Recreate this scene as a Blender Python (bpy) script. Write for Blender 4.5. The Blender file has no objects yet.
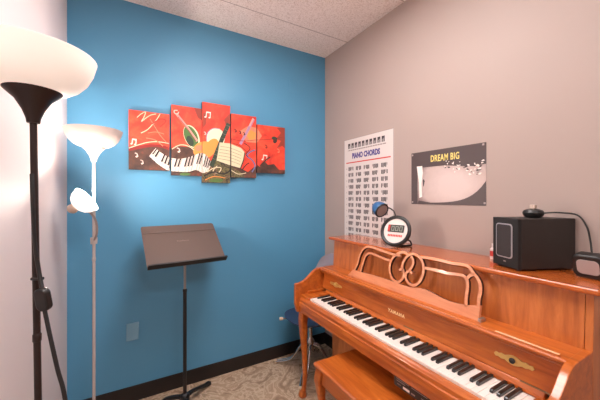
import bpy, bmesh, math, random
from mathutils import Vector, Matrix
random.seed(7)
PI = math.pi
SC = bpy.context.scene
COL = SC.collection

# ------------------------------------------------------------------ camera survey
FOC = 294.0
YAW = math.atan(170 / 294)
EYE = 1.404
HOR = 197.0
SY, CY = math.sin(YAW), math.cos(YAW)


def ray(px, py):
    u = (px - 300) / FOC
    v = (HOR - py) / FOC
    return Vector((SY + u * CY, CY - u * SY, v))


def on_plane(px, py, p0, n):
    """point where the line of sight through a photo pixel meets a plane of the room"""
    r = ray(px, py)
    o = Vector((0, 0, EYE))
    t = (Vector(p0) - o).dot(Vector(n)) / r.dot(Vector(n))
    return o + r * t


# ------------------------------------------------------------------ materials
def srgb(c):
    return tuple((x / 12.92 if x <= .04045 else ((x + .055) / 1.055) ** 2.4) for x in (k / 255 for k in c)) + (1,)


def mat(name, rgb, rough=.5, metal=0., coat=0., emit=None, estr=0., spec=.5, trans=0.):
    m = bpy.data.materials.new(name)
    m.use_nodes = True
    b = m.node_tree.nodes['Principled BSDF']
    b.inputs['Base Color'].default_value = srgb(rgb)
    b.inputs['Roughness'].default_value = rough
    b.inputs['Metallic'].default_value = metal
    b.inputs['Coat Weight'].default_value = coat
    b.inputs['Coat Roughness'].default_value = .12
    b.inputs['Specular IOR Level'].default_value = spec
    b.inputs['Transmission Weight'].default_value = trans
    if emit:
        b.inputs['Emission Color'].default_value = srgb(emit)
        b.inputs['Emission Strength'].default_value = estr
    return m


def nodes_of(m):
    return m.node_tree.nodes, m.node_tree.links, m.node_tree.nodes['Principled BSDF']


def coords(m, scale=(1, 1, 1), rot=(0, 0, 0)):
    n, l, b = nodes_of(m)
    t = n.new('ShaderNodeTexCoord')
    mp = n.new('ShaderNodeMapping')
    mp.inputs['Scale'].default_value = scale
    mp.inputs['Rotation'].default_value = rot
    l.new(t.outputs['Object'], mp.inputs['Vector'])
    return mp.outputs['Vector']


def noise(m, vec, scale, detail=3, rough=.5, dist=0.):
    n, l, b = nodes_of(m)
    t = n.new('ShaderNodeTexNoise')
    t.inputs['Scale'].default_value = scale
    t.inputs['Detail'].default_value = detail
    t.inputs['Roughness'].default_value = rough
    t.inputs['Distortion'].default_value = dist
    l.new(vec, t.inputs['Vector'])
    return t.outputs['Fac']


def ramp(m, fac, stops):
    n, l, b = nodes_of(m)
    r = n.new('ShaderNodeValToRGB')
    e = r.color_ramp.elements
    while len(e) < len(stops):
        e.new(.5)
    for k, (p, c) in enumerate(stops):
        e[k].position = p
        e[k].color = srgb(c)
    l.new(fac, r.inputs['Fac'])
    return r.outputs['Color']


def bump(m, fac, strength, dist=.002):
    n, l, b = nodes_of(m)
    bp = n.new('ShaderNodeBump')
    bp.inputs['Strength'].default_value = strength
    bp.inputs['Distance'].default_value = dist
    l.new(fac, bp.inputs['Height'])
    l.new(bp.outputs['Normal'], b.inputs['Normal'])


def set_color(m, sock):
    n, l, b = nodes_of(m)
    l.new(sock, b.inputs['Base Color'])


def wall_paint(name, rgb, rough=.6):
    m = mat(name, rgb, rough)
    v = coords(m)
    bump(m, noise(m, v, 260, 2), .12, .001)
    a = tuple(max(0, k - 4) for k in rgb)
    set_color(m, ramp(m, noise(m, v, 1.6, 2), [(.3, a), (.7, rgb)]))
    return m


def wood(name, lo, mid, hi, rough=.3, scale=(9, .9, 9), coat=.35):
    m = mat(name, mid, rough, coat=coat)
    v = coords(m, scale)
    f = noise(m, v, 3.2, 6, .62, .8)
    set_color(m, ramp(m, f, [(.28, lo), (.5, mid), (.74, hi)]))
    f2 = noise(m, coords(m, (60, 4, 60)), 4, 3)
    bump(m, f2, .04, .001)
    return m


M = {}
M['white_wall'] = wall_paint('white_wall_paint', (228, 218, 217))  # left wall: shared wall paint, lightened to stand in for stronger light
M['wall_dim'] = wall_paint('wall_paint_dim', (170, 152, 144))  # right wall: the same paint, darkened to stand in for weaker light
M['blue_wall'] = wall_paint('blue_wall_paint', (88, 154, 192), .45)
M['plate_blue'] = mat('glossy_blue_plate', (116, 170, 200), .22, coat=.5)
M['grey_wall'] = wall_paint('grey_wall_paint', (120, 114, 112))  # unseen front wall, made grey to cut bounce light on the piano side
M['base'] = mat('black_rubber_base', (34, 28, 27), .45)
M['wood'] = wood('cherry_wood', (146, 68, 22), (184, 93, 32), (208, 118, 48))
M['wood_up'] = wood('cherry_wood_upright', (160, 86, 38), (188, 106, 50), (206, 124, 64), scale=(9, 9, .9))
M['wood_desk'] = wood('cherry_fretwork', (192, 116, 78), (212, 136, 94), (226, 154, 112), rough=.38, coat=.15)
M['pale_wood'] = wood('pale_cherry_wood', (222, 160, 110), (236, 184, 140), (244, 204, 166), rough=.5)
M['wood_lid'] = wood('cherry_lid', (150, 68, 24), (182, 88, 32), (202, 110, 46), rough=.22, coat=.6)
M['wood_dark'] = mat('dark_wood_edge', (62, 24, 12), .5)
M['ivory'] = mat('white_key_plastic', (238, 228, 220), .25, coat=.3)
M['ebony'] = mat('black_key_plastic', (24, 21, 21), .28, coat=.3)
M['felt'] = mat('red_felt', (110, 30, 22), .9)
M['brass'] = mat('brass', (222, 182, 108), .3, metal=.45)
M['hinge_metal'] = mat('dull_hinge_metal', (120, 88, 58), .4, metal=.5)
M['gold_print'] = mat('gold_print', (250, 216, 160), .4)
M['black'] = mat('black_plastic', (30, 27, 26), .42)
M['black_soft'] = mat('black_matte', (22, 20, 20), .7)
M['bronze'] = mat('dark_bronze_metal', (52, 40, 37), .4, metal=.35)
M['white_metal'] = mat('white_lamp_metal', (184, 174, 170), .4)
M['tan_metal'] = mat('beige_lamp_socket', (196, 176, 162), .45)
M['grey_flex'] = mat('grey_flexible_neck', (150, 140, 136), .4, metal=.4)
M['chrome'] = mat('chrome', (200, 196, 194), .2, metal=.95)
M['steel'] = mat('satin_steel', (176, 172, 170), .32, metal=.8)
M['stand'] = mat('black_stand_enamel', (26, 25, 27), .4)
M['desk'] = mat('brown_grey_desk_enamel', (88, 72, 66), .42, spec=.5)
M['blue_seat'] = mat('dark_blue_chair_plastic', (52, 68, 98), .38)
M['shell_sheen'] = mat('chair_plastic_sheen', (150, 142, 152), .35)  # back of the blue chair, its pale sheen put into the colour
M['blue_shell'] = mat('blue_lamp_shell', (52, 98, 146), .4)
M['grey_face'] = mat('grey_mesh_face', (168, 152, 148), .6)
M['tan_cap'] = mat('beige_cap', (206, 180, 150), .5)
M['speaker'] = mat('black_vinyl_cabinet', (44, 37, 34), .5)
M['grille'] = mat('dark_grille', (52, 46, 46), .75)
M['silver'] = mat('silver_trim', (206, 196, 194), .3, metal=.6)
M['face_white'] = mat('clock_face_white', (226, 212, 206), .5)
M['lcd'] = mat('lcd_dark', (52, 56, 52), .3)
M['lcd_seg'] = mat('lcd_segment', (150, 154, 144), .4)
M['red'] = mat('red_print', (196, 52, 44), .5)
M['paper'] = mat('poster_paper', (212, 202, 197), .55)
M['ink'] = mat('black_ink', (58, 48, 50), .6)
M['ink_grey'] = mat('grey_ink', (150, 136, 132), .6)
M['faint_ink'] = mat('faint_ink', (124, 106, 98), .5)
M['purple_ink'] = mat('purple_ink', (74, 62, 128), .6)
M['red_ink'] = mat('red_ink', (200, 62, 50), .6)
M['yellow_ink'] = mat('yellow_ink', (236, 214, 120), .6)
M['white_ink'] = mat('white_ink', (244, 232, 224), .6)
M['bottle'] = mat('white_bottle_plastic', (220, 206, 204), .35)

# frosted shades
M['shade_lit'] = mat('frosted_shade_lit', (250, 240, 228), .45, emit=(255, 240, 228), estr=.12)
M['shade_dim'] = mat('frosted_shade_dim', (178, 163, 158), .4, emit=(255, 232, 218), estr=.03)
M['shade_hot'] = mat('reading_bulb_glow', (255, 250, 244), .5, emit=(255, 236, 222), estr=190)
M['shade_glow'] = mat('reading_shade_plastic', (250, 244, 238), .5, emit=(255, 240, 228), estr=.28)
M['fill_glow'] = mat('fill_panel_diffuser', (250, 244, 238), .5, emit=(255, 249, 248), estr=5.9)  # glow of the added fill panels

# ceiling tile: speckled board with faint seams
m = mat('ceiling_board', (226, 212, 204), .8)
v = coords(m)
fine = noise(m, v, 110, 4, .7)
c1 = ramp(m, fine, [(.36, (206, 188, 178)), (.5, (238, 226, 218)), (.7, (244, 232, 226))])
n_, l_, b_ = nodes_of(m)
sep = n_.new('ShaderNodeSeparateXYZ')
l_.new(v, sep.inputs[0])


def seam(axis, off, period):
    a = n_.new('ShaderNodeMath'); a.operation = 'ADD'; a.inputs[1].default_value = -off + 50 * period
    l_.new(sep.outputs[axis], a.inputs[0])
    b = n_.new('ShaderNodeMath'); b.operation = 'MODULO'; b.inputs[1].default_value = period
    l_.new(a.outputs[0], b.inputs[0])
    c = n_.new('ShaderNodeMath'); c.operation = 'LESS_THAN'; c.inputs[1].default_value = .007
    l_.new(b.outputs[0], c.inputs[0])
    return c.outputs[0]


s1 = seam(1, 1.99, .61)
mix = n_.new('ShaderNodeMix'); mix.data_type = 'RGBA'
l_.new(s1, mix.inputs['Factor'])
l_.new(c1, mix.inputs['A'])
mix.inputs['B'].default_value = srgb((170, 152, 144))
l_.new(mix.outputs['Result'], b_.inputs['Base Color'])
bump(m, fine, .35, .004)
M['ceiling'] = m

# patterned carpet
m = mat('swirl_carpet', (160, 130, 104), .95, spec=.1)
v = coords(m)
sw = noise(m, v, 5.5, 4, .55, 3.2)
n_, l_, b_ = nodes_of(m)
c1 = ramp(m, sw, [(.36, (170, 142, 118)), (.46, (200, 170, 142)), (.52, (226, 200, 172)), (.60, (192, 162, 134)), (.72, (218, 190, 162))])
pile = noise(m, v, 420, 2)
mixc = n_.new('ShaderNodeMix'); mixc.data_type = 'RGBA'; mixc.blend_type = 'MULTIPLY'
mixc.inputs['Factor'].default_value = .4
l_.new(c1, mixc.inputs['A'])
l_.new(ramp(m, pile, [(.3, (150, 150, 150)), (.65, (255, 255, 255))]), mixc.inputs['B'])
l_.new(mixc.outputs['Result'], b_.inputs['Base Color'])
bump(m, pile, .6, .006)
M['carpet'] = m

# paints on the canvases
m = mat('canvas_red', (222, 66, 44), .6)
v = coords(m)
set_color(m, ramp(m, noise(m, v, 9, 4, .6, .7), [(.30, (188, 44, 34)), (.48, (222, 62, 42)), (.66, (234, 88, 56)), (.82, (236, 124, 76))]))
M['p_red'] = m
m = mat('canvas_brown', (78, 50, 42), .6)
set_color(m, ramp(m, noise(m, coords(m), 16, 4, .6), [(.35, (58, 40, 36)), (.6, (92, 60, 48)), (.8, (150, 66, 46))]))
M['p_brown'] = m
m = mat('canvas_swirl', (96, 92, 66), .6)
set_color(m, ramp(m, noise(m, coords(m), 14, 3, .5, 2.5), [(.35, (52, 44, 38)), (.48, (120, 112, 70)), (.55, (64, 52, 44)), (.7, (150, 120, 90))]))
M['p_swirl'] = m
for nm, c in dict(p_white=(240, 226, 214), p_black=(34, 28, 30), p_green=(78, 112, 56), p_dgreen=(46, 62, 48), p_orange=(240, 150, 70),
                  p_cream=(238, 226, 192), p_page=(216, 206, 170), p_pink=(232, 168, 158), p_lav=(178, 136, 168), p_dred=(136, 34, 30),
                  p_lred=(238, 132, 100), p_blue=(112, 120, 168), p_edge=(62, 40, 44), p_grey=(120, 112, 100), p_smudge=(150, 58, 42)).items():
    M[nm] = mat(nm + '_paint', c, .6)

# dream big picture: sepia field with a pale round swell
m = mat('sepia_photo_print', (110, 92, 88), .45)
n_, l_, b_ = nodes_of(m)
v = coords(m)
mp = n_.new('ShaderNodeMapping'); mp.vector_type = 'POINT'
mp.inputs['Location'].default_value = (0, .045 * 3.2, -.115 * 4.4)
mp.inputs['Scale'].default_value = (0, 3.2, 4.4)
l_.new(v, mp.inputs['Vector'])
g = n_.new('ShaderNodeTexGradient'); g.gradient_type = 'SPHERICAL'
l_.new(mp.outputs['Vector'], g.inputs['Vector'])
ad = n_.new('ShaderNodeMath'); ad.operation = 'MULTIPLY_ADD'
l_.new(noise(m, v, 14, 4, .55, .6), ad.inputs[0]); ad.inputs[1].default_value = .35
l_.new(g.outputs['Fac'], ad.inputs[2])
set_color(m, ramp(m, ad.outputs[0], [(.16, (88, 74, 72)), (.36, (136, 116, 112)), (.56, (190, 168, 161)), (.90, (208, 188, 182))]))
M['sepia'] = m
M['sepia_dark'] = mat('sepia_dark_print', (74, 61, 61), .45)


# ------------------------------------------------------------------ mesh helpers
class MB:
    def __init__(self):
        self.v, self.f, self.m, self.slots = [], [], [], []

    def slot(self, name):
        if name not in self.slots:
            self.slots.append(name)
        return self.slots.index(name)

    def face(self, pts, mn):
        k = len(self.v)
        self.v += [tuple(p) for p in pts]
        self.f.append(tuple(range(k, k + len(pts))))
        self.m.append(self.slot(mn))

    def box(self, x0, x1, y0, y1, z0, z1, mn):
        k = len(self.v)
        self.v += [(x, y, z) for z in (z0, z1) for y in (y0, y1) for x in (x0, x1)]
        for q in ((0, 2, 3, 1), (4, 5, 7, 6), (0, 1, 5, 4), (2, 6, 7, 3), (0, 4, 6, 2), (1, 3, 7, 5)):
            self.f.append(tuple(k + i for i in q)); self.m.append(self.slot(mn))
        return self

    def prism(self, pts, fn, a, b, mn):
        """2-D outline pts; fn(p, q, d) gives the 3-D point at depth d"""
        k = len(self.v); n = len(pts); s = self.slot(mn)
        self.v += [tuple(fn(p[0], p[1], a)) for p in pts] + [tuple(fn(p[0], p[1], b)) for p in pts]
        self.f.append(tuple(k + i for i in range(n))); self.m.append(s)
        self.f.append(tuple(k + n + i for i in reversed(range(n)))); self.m.append(s)
        for i in range(n):
            j = (i + 1) % n
            self.f.append((k + i, k + n + i, k + n + j, k + j)); self.m.append(s)
        return self

    def tube(self, pts, r, mn, n=12, cap=True):
        pts = [Vector(p) for p in pts]
        rs = r if isinstance(r, (list, tuple)) else [r] * len(pts)
        k = len(self.v); s = self.slot(mn); up = None
        for i, p in enumerate(pts):
            d = (pts[min(i + 1, len(pts) - 1)] - pts[max(i - 1, 0)]).normalized()
            if up is None:
                up = Vector((0, 0, 1)) if abs(d.z) < .9 else Vector((1, 0, 0))
            a = (up - d * up.dot(d)).normalized(); up = a
            b = d.cross(a)
            for j in range(n):
                t = 2 * PI * j / n
                self.v.append(tuple(p + (a * math.cos(t) + b * math.sin(t)) * rs[i]))
        for i in range(len(pts) - 1):
            for j in range(n):
                j2 = (j + 1) % n
                self.f.append((k + i * n + j, k + i * n + j2, k + (i + 1) * n + j2, k + (i + 1) * n + j)); self.m.append(s)
        if cap:
            self.f.append(tuple(k + j for j in reversed(range(n)))); self.m.append(s)
            e = k + (len(pts) - 1) * n
            self.f.append(tuple(e + j for j in range(n))); self.m.append(s)
        return self

    def lathe(self, prof, c, mn, n=40, axis=None):
        """profile of (radius, height) turned about a line through c"""
        k = len(self.v); s = self.slot(mn); c = Vector(c)
        R = Matrix.Identity(3) if axis is None else Vector((0, 0, 1)).rotation_difference(Vector(axis)).to_matrix()
        for r, z in prof:
            for j in range(n):
                t = 2 * PI * j / n
                self.v.append(tuple(c + R @ Vector((r * math.cos(t), r * math.sin(t), z))))
        for i in range(len(prof) - 1):
            for j in range(n):
                j2 = (j + 1) % n
                self.f.append((k + i * n + j, k + i * n + j2, k + (i + 1) * n + j2, k + (i + 1) * n + j)); self.m.append(s)
        return self

    def ribbon(self, pts, w, fn, a, b, mn, edge=None):
        """flat band of width w along a 2-D path, thickened from depth a to b"""
        P2 = [Vector((p[0], p[1])) for p in pts]; n = len(P2)
        L, R = [], []
        for i in range(n):
            d = (P2[min(i + 1, n - 1)] - P2[max(i - 1, 0)]).normalized()
            nn = Vector((-d.y, d.x)) * w / 2
            L.append(P2[i] + nn); R.append(P2[i] - nn)
        self.prism_strip(L, R, fn, a, b, mn, edge)
        return self

    def prism_strip(self, L, R, fn, a, b, mn, edge=None):
        k = len(self.v); n = len(L); s = self.slot(mn); e_ = self.slot(edge or mn)
        for S in (L, R):
            for d in (a, b):
                self.v += [tuple(fn(p[0], p[1], d)) for p in S]
        La, Lb, Ra, Rb = k, k + n, k + 2 * n, k + 3 * n
        for i in range(n - 1):
            for A, B in ((La, Ra), (Rb, Lb), (Lb, La), (Ra, Rb)):
                self.f.append((A + i, A + i + 1, B + i + 1, B + i)); self.m.append(s if abs(A - B) > n else e_)
        for i in (0, n - 1):
            self.f.append((La + i, Ra + i, Rb + i, Lb + i)); self.m.append(s)

    def build(self, name, parent=None, smooth=False, bevel=0., local=False, sub=0, origin=None, merge=True, seg=2):
        me = bpy.data.meshes.new(name)
        off = Vector((0, 0, 0))
        if parent is not None and not local:
            q = parent
            while q is not None:
                off = off + q.location
                q = q.parent
        if origin is not None:
            off = Vector(origin)
        me.from_pydata([tuple(Vector(p) - off) for p in self.v], [], self.f)
        for s in self.slots:
            me.materials.append(M[s])
        me.polygons.foreach_set('material_index', self.m)
        bm = bmesh.new(); bm.from_mesh(me)
        if merge:
            bmesh.ops.remove_doubles(bm, verts=bm.verts, dist=1e-5)
            bmesh.ops.recalc_face_normals(bm, faces=bm.faces)
        bm.to_mesh(me); bm.free()
        o = bpy.data.objects.new(name, me); COL.objects.link(o)
        if origin is not None:
            o.location = origin
        if parent is not None:
            o.parent = parent
        if bevel:
            md = o.modifiers.new('bevel', 'BEVEL'); md.width = bevel; md.segments = seg; md.limit_method = 'ANGLE'; md.angle_limit = .6
        if sub:
            md = o.modifiers.new('sub', 'SUBSURF'); md.levels = md.render_levels = sub
        if smooth:
            me.polygons.foreach_set('use_smooth', [True] * len(me.polygons))
            if not sub:
                bpy.context.view_layer.objects.active = o
                try:
                    me.set_sharp_from_angle(angle=.7)
                except Exception:
                    pass
        return o


def tag(o, label, cat, group=None):
    o['label'] = label; o['category'] = cat
    if group:
        o['group'] = group
    return o


def thing(name, label, cat, loc=(0, 0, 0), group=None, rz=0.):
    o = bpy.data.objects.new(name, None); COL.objects.link(o)
    o.location = loc; o.rotation_euler = (0, 0, rz); o.empty_display_size = .1
    return tag(o, label, cat, group)


def struct(o):
    o['kind'] = 'structure'
    return o


def spline(pts, n=6):
    """smooth curve through the points (Catmull-Rom)"""
    P_ = [Vector(p) for p in pts]; out = []
    for i in range(len(P_) - 1):
        p0 = P_[max(i - 1, 0)]; p1 = P_[i]; p2 = P_[i + 1]; p3 = P_[min(i + 2, len(P_) - 1)]
        for k in range(n):
            t = k / n
            out.append(.5 * ((2 * p1) + (p2 - p0) * t + (2 * p0 - 5 * p1 + 4 * p2 - p3) * t * t + (3 * p1 - p0 - 3 * p2 + p3) * t ** 3))
    out.append(P_[-1])
    return out


def ellipse(cx, cy, rx, ry, n=28, rot=0.):
    c, s = math.cos(rot), math.sin(rot)
    return [(cx + rx * math.cos(t) * c - ry * math.sin(t) * s, cy + rx * math.cos(t) * s + ry * math.sin(t) * c) for t in (2 * PI * k / n for k in range(n))]


def text_part(name, body, size, mn, parent, matrix, bold=0., spacing=1., extrude=.0004, xscale=1.):
    cu = bpy.data.curves.new(name, 'FONT'); cu.body = body; cu.size = size; cu.align_x = 'CENTER'; cu.align_y = 'CENTER'
    cu.extrude = extrude; cu.offset = bold; cu.space_character = spacing; cu.resolution_u = 3
    tmp = bpy.data.objects.new('tmp', cu); COL.objects.link(tmp)
    bpy.context.view_layer.update()
    me = bpy.data.meshes.new_from_object(tmp.evaluated_get(bpy.context.evaluated_depsgraph_get()))
    bpy.data.objects.remove(tmp)
    me.transform(matrix @ Matrix.Diagonal((xscale, 1, 1, 1)))
    me.materials.clear(); me.materials.append(M[mn])
    me.name = name
    o = bpy.data.objects.new(name, me); COL.objects.link(o); o.parent = parent
    return o


def frame(loc, xdir, ydir):
    x = Vector(xdir).normalized(); y = Vector(ydir).normalized(); z = x.cross(y)
    return Matrix(((x.x, y.x, z.x, loc[0]), (x.y, y.y, z.y, loc[1]), (x.z, y.z, z.z, loc[2]), (0, 0, 0, 1)))


# ------------------------------------------------------------------ the room
XL, XR, YB, YF, HC = -.342, 1.623, 2.326, -1.9, 2.74
T = .1
struct(MB().box(XL - T, XR + T, YF - T, YB + T, -.08, 0, 'carpet').build('floor'))
struct(MB().box(XL - T, XR + T, YF - T, YB + T, HC, HC + .08, 'ceiling').build('ceiling'))
struct(MB().box(XL - T, XR + T, YB, YB + T, 0, HC, 'blue_wall').build('wall_back'))
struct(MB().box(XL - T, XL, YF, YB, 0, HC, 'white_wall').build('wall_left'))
struct(MB().box(XR, XR + T, YF, YB, 0, HC, 'wall_dim').build('wall_right'))
struct(MB().box(XL - T, XR + T, YF - T, YF, 0, HC, 'grey_wall').build('wall_front'))


def baseboard(name, x0, x1, y0, y1):
    struct(MB().box(x0, x1, y0, y1, 0, .107, 'base').build(name, bevel=.003))


baseboard('baseboard_back', XL, XR, YB - .009, YB)
baseboard('baseboard_left', XL, XL + .009, YF, YB - .009)
baseboard('baseboard_right', XR - .009, XR, YF, YB - .009)

# fill light panels added out of view on the ceiling
for cx_, cy_, lab in ((.66, 1.05, 'added unseen fill light panel overhead, above the open floor beside the piano bench'), (.42, -.95, 'added unseen fill light panel on the ceiling behind the viewer')):
    t = thing('fill_panel', lab, 'fill light', (cx_, cy_, HC - .03), 'added fill light panels')
    MB().box(cx_ - .32, cx_ + .32, cy_ - .44, cy_ + .44, HC - .03, HC, 'white_metal').build('frame', t)
    MB().box(cx_ - .29, cx_ + .29, cy_ - .41, cy_ + .41, HC - .034, HC - .0295, 'fill_glow').build('diffuser', t)

# wall plates painted over in the wall colour
t = thing('wall_plate', 'blank blue-painted wall plate low on the blue wall left of the music stand', 'wall plate', (.015, YB, .48))
MB().box(-.024, .054, YB - .009, YB, .421, .541, 'plate_blue').build('plate', t, bevel=.004, seg=3)
for zz in (.452, .510):
    MB().lathe([(0, 0), (.0035, 0), (.003, .0015), (0, .002)], (.015, YB - .0088, zz), 'plate_blue', 10, (0, -1, 0)).build('screw', t, smooth=True)
t = thing('wall_plate', 'blank blue-painted wall plate high on the blue wall near the ceiling corner', 'wall plate', (1.277, YB, 2.40))
MB().box(1.238, 1.316, YB - .006, YB, 2.342, 2.466, 'blue_wall').build('plate', t, bevel=.004, seg=3)

# ------------------------------------------------------------------ five-panel wall art
PY = 2.297        # front plane of the canvases


def art(px, py):
    p = on_plane(px, py, (0, PY, 0), (0, 1, 0))
    return (p.x, p.z)


def artl(pts):
    return [art(*p) for p in pts]


def clip_poly(pts, x0, x1, z0, z1):
    for ax, lim, sgn in ((0, x0, 1), (0, x1, -1), (1, z0, 1), (1, z1, -1)):
        out = []
        for i in range(len(pts)):
            a, b = pts[i - 1], pts[i]
            da, db = sgn * (a[ax] - lim), sgn * (b[ax] - lim)
            if (da >= 0) != (db >= 0):
                k = da / (da - db)
                out.append((a[0] + (b[0] - a[0]) * k, a[1] + (b[1] - a[1]) * k))
            if db >= 0:
                out.append(b)
        pts = out
        if len(pts) < 3:
            return []
    return pts


ART = []       # (material, [convex-ish polygons in wall coordinates], only panel or None)


def paint(mn, pts, panel=None):
    ART.append((mn, [artl(pts)], panel))


def stroke(mn, pts, w, panel=None, n=5):
    P_ = [Vector(art(*p)) for p in pts]
    if len(P_) > 2 and n > 1:
        P_ = spline(P_, n)
    quads = []
    for i in range(len(P_) - 1):
        d = (P_[i + 1] - P_[i])
        if d.length < 1e-6:
            continue
        d.normalize(); nn = Vector((-d.y, d.x)) * w / 2; e = d * w * .12
        quads.append([tuple(P_[i] + nn - e), tuple(P_[i + 1] + nn + e), tuple(P_[i + 1] - nn + e), tuple(P_[i] - nn - e)])
    ART.append((mn, quads, panel))


def note(mn, x, y, panel, s=1.):
    """a pair of beamed quavers"""
    stroke(mn, [(x, y + 5 * s), (x + .6 * s, y)], .006, panel, 1)
    stroke(mn, [(x + 4 * s, y + 5.6 * s), (x + 4.4 * s, y + .6 * s)], .006, panel, 1)
    stroke(mn, [(x + .4 * s, y + .2 * s), (x + 4.6 * s, y + .8 * s)], .010, panel, 1)
    paint(mn, ellipse(x - .6 * s, y + 5 * s, 1.1 * s, .8 * s, 10), panel)
    paint(mn, ellipse(x + 3.4 * s, y + 5.7 * s, 1.1 * s, .8 * s, 10), panel)


def quaver(mn, x, y, panel, s=1.):
    stroke(mn, [(x, y), (x + 2.2 * s, y + 1 * s), (x + 3 * s, y + 4 * s)], .007, panel)
    paint(mn, ellipse(x + 1.8 * s, y + 4 * s, 1.3 * s, 1. * s, 10), panel)


# grounds
paint('p_brown', [(127, 151), (136, 149), (146, 147), (156, 146), (164, 148), (171, 151), (171, 173), (127, 173)], 0)
paint('p_dred', [(127, 147), (140, 145.5), (150, 144), (162, 144.5), (171, 148), (171, 151), (164, 148.4), (156, 146.6), (146, 147.5), (127, 151.5)], 0)
paint('p_brown', [(170, 149), (178, 146), (190, 147), (204, 150), (204, 180), (170, 180)], 1)
paint('p_smudge', [(193, 105), (203, 106), (203, 121), (198, 118), (195, 111)], 1)
paint('p_swirl', [(200, 168), (212, 160), (222, 158), (232, 163), (232, 185), (200, 185)], 2)
paint('p_smudge', [(203, 112), (207, 114), (206, 124), (203, 128)], 2)
paint('p_smudge', [(224, 120), (231, 112), (231, 124), (227, 128)], 2)
paint('p_brown', [(229, 166), (240, 168), (248, 172), (254, 167), (259, 166), (259, 181), (229, 181)], 3)
paint('p_swirl', [(229, 166), (236, 169), (244, 175), (246, 181), (229, 181)], 3)
paint('p_brown', [(255, 163), (260, 167), (264, 160.5), (268, 165), (274, 164), (279, 170), (286, 170), (286, 176), (255, 176)], 4)
paint('p_smudge', [(286, 127), (277, 128), (281, 133), (276, 139), (281, 141), (277, 148), (282, 146), (286, 149)], 4)
paint('p_lred', [(240, 131), (248, 126), (257, 128), (262, 136), (257, 143), (246, 142)], None)
paint('p_orange', [(246, 133), (251, 130), (256, 133), (255, 139), (249, 140)], None)
# panel 0 scribbles
for q in ([(137, 117.5), (141, 114), (145.5, 112), (144, 117), (141.5, 121.5), (146, 118), (151, 115), (156, 114)], [(141, 133), (147, 130), (152, 125), (157, 119), (160, 114)],
          [(150, 119), (155, 127), (160, 135), (166, 142)], [(148, 133), (156, 132), (164, 134)], [(129, 148), (138, 145), (148, 142.3), (158, 141.8), (169, 143.5)]):
    stroke('p_cream' if q[0][0] < 145 else 'p_lred', q, .0048, 0)
stroke('p_dred', [(152, 124), (160, 119), (166, 121), (160, 127)], .006, 0)
stroke('p_lred', [(146, 138), (155, 140), (163, 146)], .006, 0)
note('p_white', 132, 139, 0, .95)
quaver('p_white', 135, 153, 0, .9)
quaver('p_white', 140.5, 160, 0, .9)
# green guitar body and orange violin
paint('p_cream', ellipse(191.5, 136.5, 7.2, 12.2, 28, -.42), None)
paint('p_green', ellipse(191, 136.5, 6.3, 11.2, 28, -.42), None)
paint('p_dgreen', ellipse(190, 141, 3.2, 5.5, 20, -.42), None)
stroke('p_pink', [(176.5, 114), (183, 122), (190, 131), (197, 141)], .018, 1)
stroke('p_dred', [(178, 117), (186, 127), (196, 141)], .004, 1)
stroke('p_white', [(177.5, 110.5), (174.5, 110.5), (174.5, 113), (177.5, 114), (178.5, 112)], .007, 1)
paint('p_cream', ellipse(215.5, 138, 9.4, 9.8), None)
stroke('p_blue', [(206.5, 141), (207.5, 133), (213, 128.5), (220, 129)], .005, 2)
paint('p_orange', ellipse(204, 150, 11, 8.6, 28, -.15), None)
paint('p_orange', ellipse(212, 147, 6, 9, 28, .5), None)
paint('p_lred', ellipse(199, 148, 4.0, 3.0, 20, -.2), 1)
stroke('p_cream', [(172, 149), (180, 145), (188, 146), (194, 150)], .006, 1)
# keyboard sweeping through the first three panels
KT = spline([Vector(p) for p in ((155.6, 148.2), (163, 154), (172, 158), (182, 158.6), (192, 156), (201, 153), (207, 156), (212, 163))], 6)
KB = spline([Vector(p) for p in ((149, 156.5), (158, 164.5), (168, 170.5), (178, 171.6), (188, 172), (196, 170), (203, 173), (208, 171))], 6)
ART.append(('p_white', [artl([KT[i], KT[i + 1], KB[i + 1], KB[i]]) for i in range(len(KT) - 1)], None))
nk = 21
for k in range(nk):
    if k % 7 in (2, 6):
        continue
    f = (k + .55) / nk * (len(KT) - 1)

    def at(S, f):
        f = max(0, min(f, len(S) - 1)); i = min(int(f), len(S) - 2)
        return S[i].lerp(S[i + 1], f - i)
    stroke('p_black', [at(KT, f + .95), at(KB, f + .95)], .0022, None, 1)
    a0, a1 = at(KT, f - .52), at(KT, f + .52)
    b0, b1 = at(KT, f - .52).lerp(at(KB, f - .52), .64), at(KT, f + .52).lerp(at(KB, f + .52), .64)
    ART.append(('p_black', [artl([a0, a1, b1, b0])], None))
stroke('p_black', [(149, 156.5), (158, 164.6), (168, 170.7), (178, 171.9), (188, 172.3), (196, 170.4)], .005, None)
quaver('p_white', 177, 148, 1, .95)
paint('p_green', ellipse(185, 174.2, 5.5, 1.5, 16), 1)
# panel 2 fretboard, scroll, note
stroke('p_dgreen', [(228.5, 124), (222, 139), (211.5, 166)], .033, None, 1)
for k in range(9):
    u = k / 9
    cx_, cy_ = 228 - 16 * u, 126 + 37 * u
    stroke('p_grey', [(cx_ - 1.6, cy_ - .6), (cx_ + 1.6, cy_ + .6)], .003, None, 1)
note('p_white', 206, 112, 2, 1.)
quaver('p_white', 204, 132, 2, .6)
stroke('p_cream', [(207, 172), (214, 168), (221, 168), (218, 173), (213, 171), (217, 166)], .006, 2)
stroke('p_black', [(204, 176), (213, 172), (224, 174), (231, 170)], .010, 2)
paint('p_green', ellipse(216, 180.5, 7, 1.8, 16), 2)
stroke('p_orange', [(205, 180), (214, 176.5), (225, 178)], .006, 2)
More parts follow.
